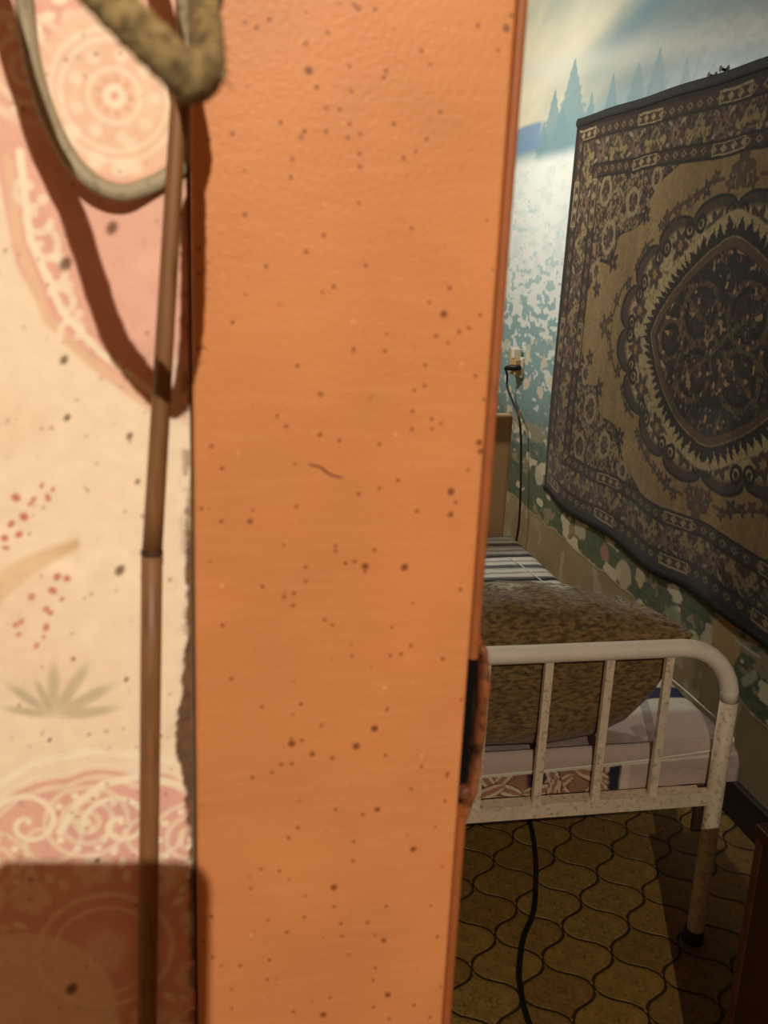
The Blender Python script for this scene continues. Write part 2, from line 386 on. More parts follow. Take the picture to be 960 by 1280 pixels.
# ---- mural wall on the right of the bedroom
def Mu(x, y):
    q = onx(x, y, XW); return (q[1], q[2])
ys = np.concatenate([np.linspace(.56, 1.7, 20)[:-1], np.arange(1.7, 5.25, .0085), [5.25]])
zs = np.concatenate([[0, .06, .12, .18], np.arange(.2, 2.5, .0045), np.linspace(2.5, ZC, 12)])
Yg, Zg = np.meshgrid(ys, zs, indexing='ij')
p = Paint(Yg, Zg, lin(128, 150, 152), sep=True)
f1 = fbm(Yg * .9 + Zg * 1.5, Zg * 2.2, 4, 3)
sky = np.clip(.5 * (Yg - 2.6) / 2.2 + .5 * (f1 - .35) * 1.6, 0, 1)
p.put(np.ones_like(Yg), lin(118, 142, 148)); p.put(sm(.15, .5, sky), lin(176, 180, 166)); p.put(sm(.36, .62, sky), lin(214, 208, 184))
blue = np.exp(-((Zg - (2.60 - .18 * (Yg - 3.0) + .05 * np.sin(Yg * 3))) / .07) ** 2) * sm(4.3, 3.5, Yg)
p.put(.75 * blue, lin(92, 130, 148))
p.put(.6 * np.exp(-((Zg - (2.33 + .10 * (Yg - 3.4))) / .06) ** 2), lin(196, 198, 188))
hill = 2.17 + .05 * np.sin(Yg * 2.1 + 1) + .02 * fbm(Yg * 6, Zg * 0, 3, 4)
p.put(.8 * sm(hill + .05, hill - .02, Zg), lin(146, 172, 178))
bh = 2.225 - .12 * (4.72 - Yg) ** 2
p.put(.9 * sm(4.44, 4.56, Yg) * sm(bh + .012, bh - .012, Zg) * sm(2.07, 2.12, Zg), lin(104, 138, 174))
for yc, top, wd in ((4.16, 2.43, .24), (4.37, 2.34, .22), (3.94, 2.27, .15), (3.74, 2.31, .16), (3.52, 2.31, .22), (3.36, 2.33, .20), (3.15, 2.26, .15), (4.48, 2.22, .22), (4.26, 2.26, .3)):
    h = np.clip((top - Zg) / .30, 0, 1); jag = .75 + .5 * np.abs(((Zg * 26 + yc * 7) % 1) - .5) + .3 * (fbm(Yg * 50, Zg * 50, 2, 6) - .5)
    p.put(.85 * (1 - sm(.8, 1.15, np.abs(Yg - yc) / (wd * h * jag + .002))) * (Zg < top), lin(114, 146, 156))
p.put(sm(2.10, 2.03, Zg + .02 * fbm(Yg * 8, Zg * 8, 2, 2)), lin(222, 226, 222))
cov = np.interp(Zg + .16 * (fbm(Yg * 2.5, Zg * 2.5, 3, 8) - .5), [.8, 1.0, 1.2, 1.45, 1.75, 2.1], [.04, .16, .36, .62, 1.0, 1.3])
fk = .35 * fbm(Yg * 9, Zg * 24, 3, 14) + .65 * fbm(Yg * 20, Zg * 46, 3, 29)
wh = sm(-.012, .012, fk - (.5 + (.5 - cov) * .36))
p.put((1 - wh) * sm(2.06, 2.0, Zg), lin(186, 206, 206) * (.9 + .2 * fbm(Yg * 4, Zg * 4, 3, 30))[..., None])
p.put((1 - wh) * sm(1.75, 1.25, Zg), lin(138, 170, 174))
p.put(.35 * sm(.5, .62, fbm(Yg * 12, Zg * 34, 4, 88)) * sm(2.06, 2.0, Zg) * sm(1.4, 1.6, Zg), lin(184, 200, 202))
p.put(sm(1.12, .82, Zg) * .8 * (1 - .8 * wh), lin(122, 152, 152))
p.put(sm(.95, .62, Zg + .2 * (fbm(Yg * 3, Zg * 3, 2, 77) - .5)), lin(100, 112, 92))
p.put(.4 * sm(.5, .65, fbm(Yg * 20, Zg * 60, 3, 41)) * sm(1.0, .7, Zg), lin(72, 84, 68))
# chipped patches (flowers of an older paper and plaster showing through)
fl = fbm(Yg * 6 + 3, Zg * 11, 3, 55) * .75 + .25 * fbm(Yg * 60, Zg * 60, 2, 5)
p.put(sm(.575, .60, fl) * sm(1.0, .8, Zg) * .7, lin(172, 156, 128))
fl2 = fbm(Yg * 9 + 30, Zg * 18, 3, 65)
p.put(sm(.64, .66, fl2) * sm(1.35, 1.1, Zg) * .9, lin(222, 212, 186))
for y_, z_, r_, c_ in ((3.36, .49, .04, (184, 138, 122)), (3.18, .46, .055, (206, 188, 158)), (3.05, .50, .035, (206, 188, 158)), (2.78, .44, .05, (150, 160, 132)), (2.46, .50, .07, (198, 164, 124)), (2.64, .42, .035, (198, 200, 160)), (3.62, .52, .05, (200, 190, 164)), (4.15, .62, .05, (206, 196, 180))):
    d = np.hypot((Yg - y_) / 1.2, Zg - z_) + .03 * (fbm(Yg * 30, Zg * 30, 3, 7) - .5)
    p.put(.85 * (1 - sm(r_ - .004, r_ + .004, d)), lin(*c_))
for a_, b_ in (((925, 785), (958, 808)), ((920, 800), (952, 822)), ((940, 795), (960, 800))):
    p.stroke([Mu(*a_), Mu(*b_)], .007, lin(210, 202, 186), .8)
c_ = Mu(938, 848); p.stroke([(c_[0] - .02, c_[1] + .02), (c_[0] + .02, c_[1] - .02)], .03, lin(190, 180, 158), .8)
# torn lower edge, bare plaster below
te = .40 + .02 * (Yg - 3.2) - .05 * sm(2.5, 2.2, Yg) + .035 * (fbm(Yg * 9, Zg * 6, 4, 91) - .5)
ed = sm(te + .003, te - .003, Zg)
p.put(1 - sm(.004, .014, np.abs(Zg - te)), lin(196, 182, 152))
p.put(ed, lin(158, 142, 112) * (.75 + .5 * fbm(Yg * 5, Zg * 5, 4, 19))[..., None])
p.put(ed * .5 * sm(.6, .7, fbm(Yg * 14, Zg * 9, 3, 23)), lin(196, 188, 168))
relief = .0025 * (1 - ed) + .002 * fbm(Yg * 20, Zg * 20, 3, 2)
P3 = np.stack([XW - relief, Yg, Zg], -1)
grid_mesh('wall_right', P3, p.c, M_MURAL, kind='structure', flip=True)
boxo('wall_outer', (XW + .004, .56, 0), (XW + .1, YB, ZC), M_PLASTER, kind='structure')
boxo('baseboard_right', (XW - .022, .58, 0), (XW - .001, YB, .115), M_BOARD, kind='structure', bevel=.004)

# ---- floor: dark sheet with raised ogee-shaped pieces
fl_e = empty('floor', (0, 0, 0), kind='structure')
boxo('floor_sheet', (-2.2, -2.6, -.05), (1.75, YB + .1, 0), M_JOINT, fl_e)
TA, TP, INS = .0875, .1945, .0040
tile_meshes = []
def ogee():
    n = 20; half = []
    for i in range(n + 1):
        y = -TP / 2 + TP * i / n; c = math.cos(2 * math.pi * y / TP); x = TA * (1 + math.copysign(abs(c) ** .68, c)) / 2
        half.append((x, y))
    return half
for k in range(4):
    bm = bmesh.new(); h = ogee(); n = len(h); ringp = []
    for i in range(1, n - 1):
        (xa, ya), (xb, yb) = h[i - 1], h[i + 1]; t = Vector((xb - xa, yb - ya)).normalized(); nn = Vector((t.y, -t.x))
        ringp.append((max(h[i][0] - nn.x * INS, .0022), h[i][1] - nn.y * INS))
    poly = ringp + [(-x, y) for x, y in ringp[::-1]]
    top = [bm.verts.new((x * .985, y * .985, .0016)) for x, y in poly]; bot = [bm.verts.new((x, y, 0)) for x, y in poly]
    bm.faces.new(top)
    for i in range(len(poly)): bm.faces.new((bot[i], bot[(i + 1) % len(poly)], top[(i + 1) % len(poly)], top[i]))
    bmesh.ops.recalc_face_normals(bm, faces=bm.faces)
    me = bpy.data.meshes.new('tile'); bm.to_mesh(me); bm.free()
    me.materials.append(M_TILE if k == 0 else mat('lino_tile', lin(150 + (6, -12, 2, -7)[k], 118 + (2, -12, 4, -6)[k], 58 + (-6, -4, 6, 0)[k]), rough=.5, var=.28, vscale=24 + 3 * k, dark=lin(90, 66, 34), darkth=(.48, .78), dscale=80 + 9 * k, spec=.35))
    tile_meshes.append(me)
rnd = random.Random(8)
cnt = 0
rest = bmesh.new()
for i in range(-29, 10):
    for j in range(-8, 18):
        x = .888 + i * TA; y = 1.97 + j * TP + (TP / 2 if i % 2 else 0)
        if x > 1.66 or x < -1.5 or y < .66 or y > YB - .1: continue
        if x < .10 or y < .85 or y > 3.0 or cnt >= 298:     # farther off: same pieces, one mesh
            if x + TA < 1.577:
                n0 = len(rest.verts); rest.from_mesh(tile_meshes[0]); rest.verts.ensure_lookup_table()
                bmesh.ops.translate(rest, vec=(x, y, 0), verts=rest.verts[n0:])
            continue
        tm = tile_meshes[rnd.randrange(4)]
        if x + TA > 1.577:      # cut at the baseboard
            bm = bmesh.new(); bm.from_mesh(tm)
            bmesh.ops.bisect_plane(bm, geom=bm.verts[:] + bm.edges[:] + bm.faces[:], plane_co=(1.577 - x, 0, 0), plane_no=(1, 0, 0), clear_outer=True)
            if len(bm.faces) == 0: bm.free(); continue
            t2 = bpy.data.meshes.new('tile'); bm.to_mesh(t2); bm.free(); t2.materials.append(tm.materials[0]); tm = t2
        o = bpy.data.objects.new('tile', tm); o.location = (x, y, .0)
        link(o, fl_e); cnt += 1

rt_ = from_bm('far_tiles', rest, M_TILE, fl_e); rt_['kind'] = 'stuff'

# ------------------------------------------------------------------ door frame board with its latch strip
dj = empty('door_1', (.07, .43, 0), kind='structure')
dj['label'] = 'wide orange painted door frame board freckled with dark specks'
def extrude(name, prof, z0, z1, mt, parent, smooth=False):
    bm = bmesh.new(); a = [bm.verts.new((x, y, z0)) for x, y in prof]; b = [bm.verts.new((x, y, z1)) for x, y in prof]
    n = len(prof)
    for i in range(n): bm.faces.new((a[i], a[(i + 1) % n], b[(i + 1) % n], b[i]))
    bm.faces.new(a[::-1]); bm.faces.new(b)
    return from_bm(name, bm, mt, parent, smooth=smooth)
extrude('frame_board', [(-.0003, .57), (-.0003, .4212), (.0008, .42), (.1318, .42), (.1330, .4206), (.1334, .4225), (.1334, .57)], 0, 1.903, M_ORANGE, dj)
bead = [(.1338, .57), (.1338, .4240)] + [(.1338 + .0028 * (1 - math.cos(t)), .4240 - .0026 * math.sin(t)) for t in np.linspace(.3, 2.6, 7)] + [(.1398, .426), (.1398, .57)]
extrude('edge_bead', bead, 0, 1.316, M_EDGE, dj)
extrude('edge_bead', bead, 1.406, 1.903, M_EDGE, dj)
# scar where the scratch is
bm = bmesh.new(); tube(bm, spline([ony(385, 580, .4199), ony(400, 583, .4197), ony(412, 592, .4197), ony(430, 597, .4199)], 4), [.0001] + [.0006] * 11 + [.0001], 6)
from_bm('paint_scar', bm, M_EDGE, dj)
# bowed steel strip of an old latch, standing off the edge
pts = spline([(.1385, .436, 1.413), (0.1438, .436, 1.407), (0.1466, .436, 1.388), (0.1466, .436, 1.352), (0.1450, .436, 1.331), (.1418, .436, 1.314), (.1392, .436, 1.302)], 6)
bm = bmesh.new(); tube(bm, pts, [.0031 + .0006 * math.sin(i * .9) * math.sin(i * .4) for i in range(len(pts))], 10, flat=2.4, up=(.01, 1, 0))
ls = from_bm('latch_strip', bm, M_BRASS, dj, smooth=True); ls['label'] = 'rusty bowed steel latch strip with flaking orange paint'
bm = bmesh.new(); bmesh.ops.create_uvsphere(bm, u_segments=12, v_segments=8, radius=.0042, matrix=Matrix.Translation((.1402, .433, 1.324)))
from_bm('screw', bm, M_BRASS, dj, smooth=True)
boxo('dark_gap_block', (.1336, .434, 1.3165), (.1420, .470, 1.4055), M_BLACK, dj)  # solid black block standing in for the dark of the gap behind the strip

# ------------------------------------------------------------------ hanging cane, strap, nails
NAIL = (-.030, 1.815)
bm = bmesh.new(); tube(bm, [(NAIL[0], .470, NAIL[1] - .004), (NAIL[0], .404, NAIL[1] + .004)], .0018, 10); tube(bm, [(NAIL[0], .405, NAIL[1] + .004), (NAIL[0], .402, NAIL[1] + .0044)], .0042, 12)
tag(from_bm('nail', bm, M_RUST, None), 'iron nail in the papered wall above the hanging stick', 'nail')
st = empty('walking_stick', (-.026, .428, .95), 'thin brown wooden stick hanging on the papered wall beside the orange frame', 'stick')
Ys = .4270
A = ony(225, 100, Ys); B = ony(190, 690, Ys); Cc = ony(184, 1290, Ys)
def seg(a, b, r0, r1, name, n=10):
    bm = bmesh.new(); pts = [a + (b - a) * t for t in np.linspace(0, 1, n)]
    tube(bm, pts, [r0 + (r1 - r0) * t for t in np.linspace(0, 1, n)], 14); return from_bm(name, bm, M_STICK, st, smooth=True)
seg(A + (A - B) * .06, B, .0033, .0046, 'upper_shaft'); low = Cc + (Cc - B) * 1.3
seg(B + (Cc - B) * .004, low, .0049, .0050, 'lower_shaft')
bm = bmesh.new(); tube(bm, [B + (B - A) * -.003, B + (Cc - B) * .004], .0052, 14); from_bm('joint_ring', bm, M_RUST, st, smooth=True)
# grey leather loop: from the stick's top, out to the left, over the nail and back
Yl = .4285
lp = [ony(x, y, Yl) for x, y in ((213, 216), (190, 229), (150, 240), (110, 222), (76, 178), (46, 100), (30, 0))]
lp[0][1] += .008; lp[1][1] += .006; lp[2][1] += .002
lp = [np.array((.0, .4368, 1.634)), ] + lp + [np.array((-.062, Yl - .006, 1.735)), np.array((-.050, Yl - .012, 1.79)), np.array((NAIL[0], Yl - .014, NAIL[1] + .006)), np.array((-.008, Yl - .012, 1.79)), np.array((-.003, Yl - .004, 1.73)), np.array((-.002, .434, 1.675))]
bm = bmesh.new(); pts = spline(lp + [lp[0]], 10); tube(bm, pts[:-1], .0036, 12, flat=.65, up=(0, 1, 0), closed=True)
from_bm('wrist_loop', bm, M_GREY, st, smooth=True)

stp = empty('webbing_strap', (-.075, YP - .03, 1.835), 'thick olive cloth strap doubled back in a loop at the top of the wall', 'strap')
NAIL2 = (-.075, 1.835)
bm = bmesh.new(); tube(bm, [(NAIL2[0], .470, NAIL2[1] - .004), (NAIL2[0], .390, NAIL2[1] + .006)], .0022, 10); tube(bm, [(NAIL2[0], .391, NAIL2[1] + .006), (NAIL2[0], .388, NAIL2[1] + .0064)], .005, 12)
tag(from_bm('nail', bm, M_RUST, None), 'iron nail that carries the olive strap', 'nail')
sp_ = [(NAIL2[0] - .003, .410, NAIL2[1] + .012), (-.088, .385, 1.800)] + [tuple(ony(x_, y_, d_)) for x_, y_, d_ in ((-15, -165, .335), (45, -95, .300), (100, -38, .258), (150, 14, .249), (198, 62, .246), (230, 91, .247), (250, 98, .256), (259, 86, .276), (258, 50, .300), (254, 5, .322), (250, -50, .345))] + [(-.030, .385, 1.790), (NAIL2[0] + .006, .405, NAIL2[1] + .014)]
pts = spline(sp_, 10)
rad = [.0052 + .0004 * math.sin(i * .9) * math.sin(i * 2.3) + .0010 * (70 < i < 125) for i in range(len(pts))]
bm = bmesh.new(); tube(bm, pts, rad, 16, flat=.72)
from_bm('strap_band', bm, M_OLIVE, stp, smooth=True)
# frayed fibres along the fold
bm = bmesh.new(); rf = random.Random(2)
for k in range(40):
    i = rf.randrange(75, 120); c = Vector(pts[i]); a = rf.uniform(0, 6.28); d = Vector((math.cos(a), rf.uniform(-.5, .5), math.sin(a))); 
    q0 = c + d * .0042; q1 = c + d * .0056 + Vector((rf.uniform(-1, 1), rf.uniform(-1, 1), rf.uniform(-1, 1))) * .002
    tube(bm, [q0, (q0 + q1) / 2, q1], [.0003, .00025, .0001], 4)
fr = from_bm('fraying', bm, M_OLIVE, stp); fr['kind'] = 'stuff'

# ------------------------------------------------------------------ carpet on the mural wall
RX = XW - .017
UC, VC, RA, RB = 2.685, 1.372, 1.335, .780
us = np.linspace(-RA, RA, 640); vs_ = np.linspace(-RB, RB, 600)
U, V = np.meshgrid(us, vs_, indexing='ij')
nz = fbm(U * 40, V * 40, 3, 1) - .5; nz2 = fbm(U * 95, V * 95, 3, 2) - .5; nz3 = fbm(U * 14, V * 14, 3, 8) - .5
Uw = U + .012 * nz3; Vw = V + .010 * (fbm(U * 12 + 9, V * 12, 3, 4) - .5)
a = np.abs(Uw); b = np.abs(Vw)
tan, dark, crm, plum, mauve, navy = lin(146, 120, 78), lin(34, 25, 19), lin(158, 140, 100), lin(72, 56, 44), lin(100, 82, 68), lin(36, 36, 42)
p = Paint(Uw, Vw, tan)
p.put(.35 * sm(.35, .7, fbm(U * 26, V * 1.2, 3, 71)), lin(108, 84, 52))
def motif(mask, col): p.put(mask, col)
# --- medallion
rho = np.hypot(a / .72, b / .455); phi = np.arctan2(b / .455, a / .72)
rho0 = .90 + .10 * np.sqrt(np.abs(np.sin(8 * phi)))
ins = sm(rho0 + .008, rho0 - .008, rho)
p.put(ins, lin(120, 102, 68))
p.put(ins * sm(.055, .035, np.abs(rho - rho0 + .045)), plum)
p.put(sm(.016, .009, np.abs(rho - rho0 + .012)), dark)
kap = (a / .445) ** 1.55 + (b / .315) ** 1.3
# cream ground of the lobes with brown flowers and scrolls
p.put(ins * sm(.98, 1.02, kap) * sm(.10, .12, rho0 - rho) * sm(-.12, -.02, nz2 + .06), lin(168, 150, 110))
for k in range(4):
    ph = math.radians(11.25 + 22.5 * k)
    for rr, rad_, col in ((.79, .046, plum), (.79, .016, tan)):
        cu, cv = .72 * rr * math.cos(ph), .455 * rr * math.sin(ph)
        d = np.hypot(a - cu, b - cv); t = np.arctan2(b - cv, a - cu)
        p.put(sm(rad_ * 1.1, rad_ * .85, d / (1 + .28 * np.cos(6 * t))), col)
    for sg in (-1, 1):
        ph2 = ph + sg * math.radians(8.0); cu, cv = .72 * .85 * math.cos(ph2), .455 * .85 * math.sin(ph2)
        d = np.hypot(a - cu, b - cv)
        p.put(sm(.009, .005, np.abs(d - .024)), dark); p.put(sm(.012, .007, d), dark)
# teeth
ang = phi * 26 / math.pi * 2
tooth = .5 + .5 * np.sign(np.sin(ang * 2))
band = sm(1.0, 1.03, kap) * sm(1.36, 1.32, kap)
p.put(band, dark * 1.3)
saw = np.round(np.abs((((phi + .10 * nz3) * 12) % 1) - .5) * 6) / 3 + .8 * nz
p.put(sm(1.10 + .17 * saw, 1.13 + .17 * saw, kap) * sm(1.36, 1.32, kap), lin(170, 152, 112))
# inner dark medallion
inn = sm(1.01, .99, kap)
p.put(inn, lin(92, 70, 48)); p.put(sm(.90, .88, kap), lin(46, 36, 28))
core = sm(.88, .86, kap)
for cu, cv, r_ in ((.135, .095, .105), (.30, .0, .075)):
    d = np.hypot(a - cu, (b - cv) * 1.15)
    p.put(core * sm(.014, .008, np.abs(d - r_)), lin(96, 76, 52)); p.put(core * sm(.010, .006, np.abs(d - r_ + .022)), dark)
    p.put(core * sm(r_ - .03, r_ - .04, d) * .8, lin(70, 52, 38))
p.put(core * sm(.014, .008, np.abs(a * .62 - b)) * .8, lin(104, 84, 58))
p.put(core * sm(.13, .2, nz) * .8, lin(122, 96, 74)); p.put(core * sm(.10, .18, -nz2) * .8, lin(22, 20, 22))
p.put(core * sm(.14, .20, fbm(U * 30 + 60, V * 30, 2, 44) - .5) * .7, navy)
p.put(core * sm(.23, .27, fbm(U * 44 + 6, V * 44, 2, 47) - .5), lin(170, 138, 100))
# --- sprigs in the field
def flower(cu, cv, r_, col, n=5, k=.9):
    d = np.hypot(a - cu, b - cv); t = np.arctan2(b - cv, a - cu)
    p.put(k * sm(r_ * 1.08, r_ * .9, d / (1 + .32 * np.cos(n * t))), col); p.put(k * sm(r_ * .3, r_ * .2, d), lin(120, 98, 66))
for cu, cv, r_ in ((0, .515, .052), (.06, .475, .026), (.20, .470, .026), (.255, .455, .020), (.36, .408, .026), (.43, .385, .026), (.47, .36, .018), (.57, .275, .024), (.62, .225, .020), (.68, .16, .022), (.845, 0, .040), (.79, .035, .022), (.755, .10, .024), (.30, .435, .02), (.15, .50, .02)):
    flower(cu, cv, r_, (plum, lin(56, 44, 36), navy)[int(cu * 100) % 3])
for (u0, v0), (u1, v1) in (((.10, .49), (.26, .44)), ((.30, .44), (.45, .36)), ((.52, .31), (.64, .21)), ((.66, .18), (.77, .06))):
    q = Paint(a, b, 0); q.c = p.c; q.stroke([(u0, v0), ((u0 + u1) / 2 + .012, (v0 + v1) / 2 + .02), (u1, v1)], .012, lin(74, 56, 40), .85); p.c = q.c
# --- corner spandrels
pp, qq = 1.055 - a, .565 - b
s_ = np.clip(pp, 0, 9) / .69 + np.clip(qq, 0, 9) / .42 + .07 * np.sin(11 * np.arctan2(qq, pp))
sp_m = sm(1.0, .985, s_)
p.put(sp_m, lin(84, 66, 50)); p.put(sm(.022, .012, np.abs(s_ - .985)), dark)
p.put(sm(.03, .018, np.abs(s_ - .60 - .05 * np.sin(9 * pp * 6))), lin(128, 106, 72))
p.put(sp_m * sm(.06, .12, nz2 + .5 * nz) * .8, lin(142, 122, 88)); p.put(sp_m * sm(.05, .12, -nz2 - .3 * nz) * .8, dark)
for cu, cv, r_ in ((.90, .33, .055), (.72, .45, .045), (.98, .20, .035), (.55, .52, .03), (.97, .50, .05)):
    d = np.hypot(a - cu, (b - cv)); p.put(sm(.011, .007, np.abs(d - r_)), lin(146, 128, 98)); flower(cu, cv, r_ * .6, plum, 6)
flower(.83, .24, .035, dark, 5); flower(.60, .40, .030, dark, 5); flower(.96, .135, .03, lin(40, 34, 30), 5)
# --- borders
dx, dy = (RA - a) * .80, RB - b
side = dx < dy
e = np.minimum(dx, dy); t = np.where(side, Vw, Uw)
p.put(sm(.222, .218, e), lin(70, 54, 42))
def repeat(per, off=0): return ((t + off + per / 2) % per) - per / 2
# inner and outer guard bands: chain of small lozenges, with pale boxed groups now and then
for c0, wd in ((.052, .021), (.198, .020)):
    inb = sm(wd + .003, wd - .001, np.abs(e - c0))
    p.put(inb, lin(62, 46, 36))
    l = np.abs(repeat(.062)) / .022 + np.abs(e - c0) / .014
    p.put(inb * sm(1.1, .85, l), lin(126, 106, 78)); p.put(inb * sm(.45, .3, l), dark)
    g = np.abs(repeat(.56, .1))
    p.put(inb * sm(.094, .090, g), lin(164, 146, 108)); p.put(inb * sm(.087, .083, g) * sm(.0155, .0135, np.abs(e - c0)), lin(70, 54, 40))
    l2 = np.abs(((t + .1) % .056) - .028) / .019 + np.abs(e - c0) / .014
    p.put(inb * sm(.084, .08, g) * sm(1.1, .9, l2), lin(160, 140, 104))
    p.put(inb * sm(.10, .2, nz2) * .6, lin(40, 30, 24))
for ee in (.0755, .1755): p.put(sm(.0060, .0035, np.abs(e - ee)), dark)
p.put(sm(.006, .0035, np.abs(e - .222)), dark)
# main band: palmettes, diamonds, C-scrolls
inb = sm(.048, .045, np.abs(e - .1255)); ec = e - .1255
p.put(inb, lin(76, 60, 48))
x1 = repeat(.30); x2 = repeat(.30, .15)
dm = np.abs(x1) / .040 + np.abs(ec + .010) / .034
p.put(inb * sm(1.08, .9, dm), lin(132, 116, 82)); p.put(inb * sm(.35, .25, dm), lin(84, 66, 48))
for sg in (-1, 1):
    hd = np.hypot(x1 - sg * .050, (ec - .020)); tt = np.arctan2(ec - .02, x1 - sg * .05)
    p.put(inb * sm(.029, .024, hd / (1 + .3 * np.cos(3 * tt + 1.5))), lin(142, 122, 80))
    cd_ = np.hypot(x1 - sg * .092, ec); p.put(inb * sm(.008, .005, np.abs(cd_ - .036)) * (sg * (x1 - sg * .092) > -.004), lin(150, 136, 110))
fd = np.hypot(x2, ec - .004); ft = np.arctan2(ec, x2)
p.put(inb * sm(.046, .040, fd / (1 + .18 * np.cos(7 * ft))), lin(98, 78, 64)); p.put(inb * sm(.026, .021, fd / (1 + .25 * np.cos(5 * ft))), lin(124, 96, 76)); p.put(inb * sm(.010, .007, fd), dark)
p.put(inb * sm(.09, .18, -nz2 + .3 * nz) * .75, lin(40, 30, 24)); p.put(inb * sm(.12, .2, nz2) * .5, lin(136, 118, 90))
p.put(sm(.030, .026, e), lin(40, 30, 24)); p.put(sm(.008, .006, dx), dark)
# worn, overall variation
p.c *= (.86 + .28 * fbm(U * 5, V * 5, 3, 15))[..., None]
p.c *= (.90 + .55 * nz2)[..., None]
# drape: slight sag of the upper edge between nails, ripples along the foot
un = (U + RA) / (2 * RA); vn = (V + RB) / (2 * RB)
dz = .010 * (1 - vn) * np.sin(U * 9 + .6) + .002 * vn * np.sin(U * 12 + 1) - .012 * (1 - vn) * sm(.1, -.3, U)
du = -.03 * (1 - vn) * (1 - un) + .008 * np.sin(V * 22) * sm(.03, 0, 1 - un) * 1.0
du = du + .006 * np.sin(V * 26 + 1) * sm(.97, 1.0, un)
rip = .005 * np.sin(U * 14 + V * 2) * (1 - vn) + .004 * fbm(U * 3, V * 3, 2, 3) + .006 * np.exp(-(vn / .08) ** 2) * np.sin(U * 11)
P3 = np.stack([RX - rip - .004, UC - U + du * -1, VC + V + dz], -1)
rug = empty('wall_carpet', (RX, UC, VC - RB), 'patterned brown and tan carpet with a dark medallion hung on the mural wall', 'carpet')
# close the sheet to a thin slab: one extra ring set back towards the wall
ring = P3.copy(); ring[..., 0] = RX + .008
Pq = np.concatenate([ring[:1], P3, ring[-1:]], 0)
Cq = np.concatenate([p.c[:1] * .4, p.c, p.c[-1:] * .4], 0)
L_ = Pq[:, :1].copy(); L_[..., 0] = RX + .008; R_ = Pq[:, -1:].copy(); R_[..., 0] = RX + .008
Pq = np.concatenate([L_, Pq, R_], 1); Cq = np.concatenate([Cq[:, :1] * .4, Cq, Cq[:, -1:] * .4], 1)
grid_mesh('pile', Pq, Cq, M_RUG, rug, flip=True)
for row, nm in ((0, 'binding'), (-1, 'binding')):
    bm = bmesh.new(); pts = [P3[i, row] + np.array((.001, 0, .004 if row else -.004)) for i in range(0, 640, 5)]
    tube(bm, pts, .018 if row else .013, 8, flat=.40, up=(1, 0, 0)); bo = from_bm(nm, bm, M_BIND, rug, smooth=True)
    bo['label'] = 'black cloth binding along the carpet edge'
for x_, y_, lb in ((890, 96, 'small dark nail in the painted sky above the carpet, farther from the door'), (905, 88, 'small dark nail in the painted sky above the carpet, nearer the door')):
    q = onx(x_, y_, XW - .006); bm = bmesh.new()
    tube(bm, [(XW + .003, q[1], q[2]), (XW - .016, q[1], q[2] + .004), (XW - .018, q[1], q[2] + .004)], [.004, .005, .010], 8)
    tag(from_bm('nail', bm, M_RUST, None), lb, 'nail', 'nails above the carpet')

# ------------------------------------------------------------------ iron bed
YF = 1.791
bed = empty('iron_bed', (.75, YF, 0), 'white enamelled iron bed with a round-cornered tubular footboard', 'bed')
XL, XR, ZT, RC = .30, 1.195, .783, .135
arc = [(XR - RC + RC * math.sin(t), YF, ZT - RC + RC * math.cos(t)) for t in np.linspace(0, math.pi / 2, 9)]
arcl = [(XL + RC - RC * math.sin(t), YF, ZT - RC + RC * math.cos(t)) for t in np.linspace(math.pi / 2, 0, 9)]
bm = bmesh.new(); tube(bm, arcl + arc, .0205, 18, up=(0, 1, 0)); from_bm('top_rail', bm, M_WHITE, bed, smooth=True)
for xx in (XL, XR):
    bm = bmesh.new(); tube(bm, [(xx, YF, ZT - RC), (xx, YF, .45), (xx + .003 * (1 if xx > .7 else -1), YF, .03), (xx + .003 * (1 if xx > .7 else -1), YF, .0)], [.0205, .0205, .0205, .0205], 18, up=(0, 1, 0))
    lg = from_bm('leg', bm, M_WORN, bed, smooth=True)
    bm = bmesh.new(); tube(bm, [(xx, YF, .0), (xx, YF, .035)], [.026, .024], 14); from_bm('foot_cap', bm, M_RUST, lg, smooth=True)
for k in range(5):
    xx = 1.033 - k * .1415
    boxo('bar', (xx - .0095, YF - .007, .415), (xx + .0095, YF + .007, ZT - .014), M_WORN, bed, bevel=.0015)
br = boxo('bottom_rail', (XL, YF - .013, .386), (XR - .015, YF - .009, .420), M_WORN, bed, bevel=.001)
boxo('rail_flange', (XL, YF - .009, .4150), (XR - .015, YF + .026, .4190), M_WORN, bed, bevel=.001)
for xx in (XL + .01, XR - .035):
    boxo('side_rail', (xx, YF + .02, .372), (xx + .028, 3.50, .405), M_RUST, bed, bevel=.002)
    boxo('corner_bracket', (xx - .002, YF + .012, .30), (xx + .026, YF + .024, .42), M_RUST, bed, bevel=.002)
    bm = bmesh.new(); tube(bm, [(xx + .012, 3.502, 0), (xx + .012, 3.502, .40)], .019, 14); from_bm('leg', bm, M_WORN, bed, smooth=True)
for k in range(6): boxo('mattress_slat', (XL + .02, 2.05 + k * .27, .405), (XR - .02, 2.09 + k * .27, .417), M_RUST, bed)
hb = boxo('headboard', (.26, 3.525, .12), (1.232, 3.575, 1.012), M_HEAD, bed, bevel=.024, seg=5)
hb['label'] = 'plain tan headboard panel with rounded top corner'

# mattress: printed cotton, sheet colours change along its length
nx, ny = 200, 360
MX0, MX1, MY0, MY1, MZ0, MZ1 = .27, 1.272, 1.822, 3.475, .4195, .53
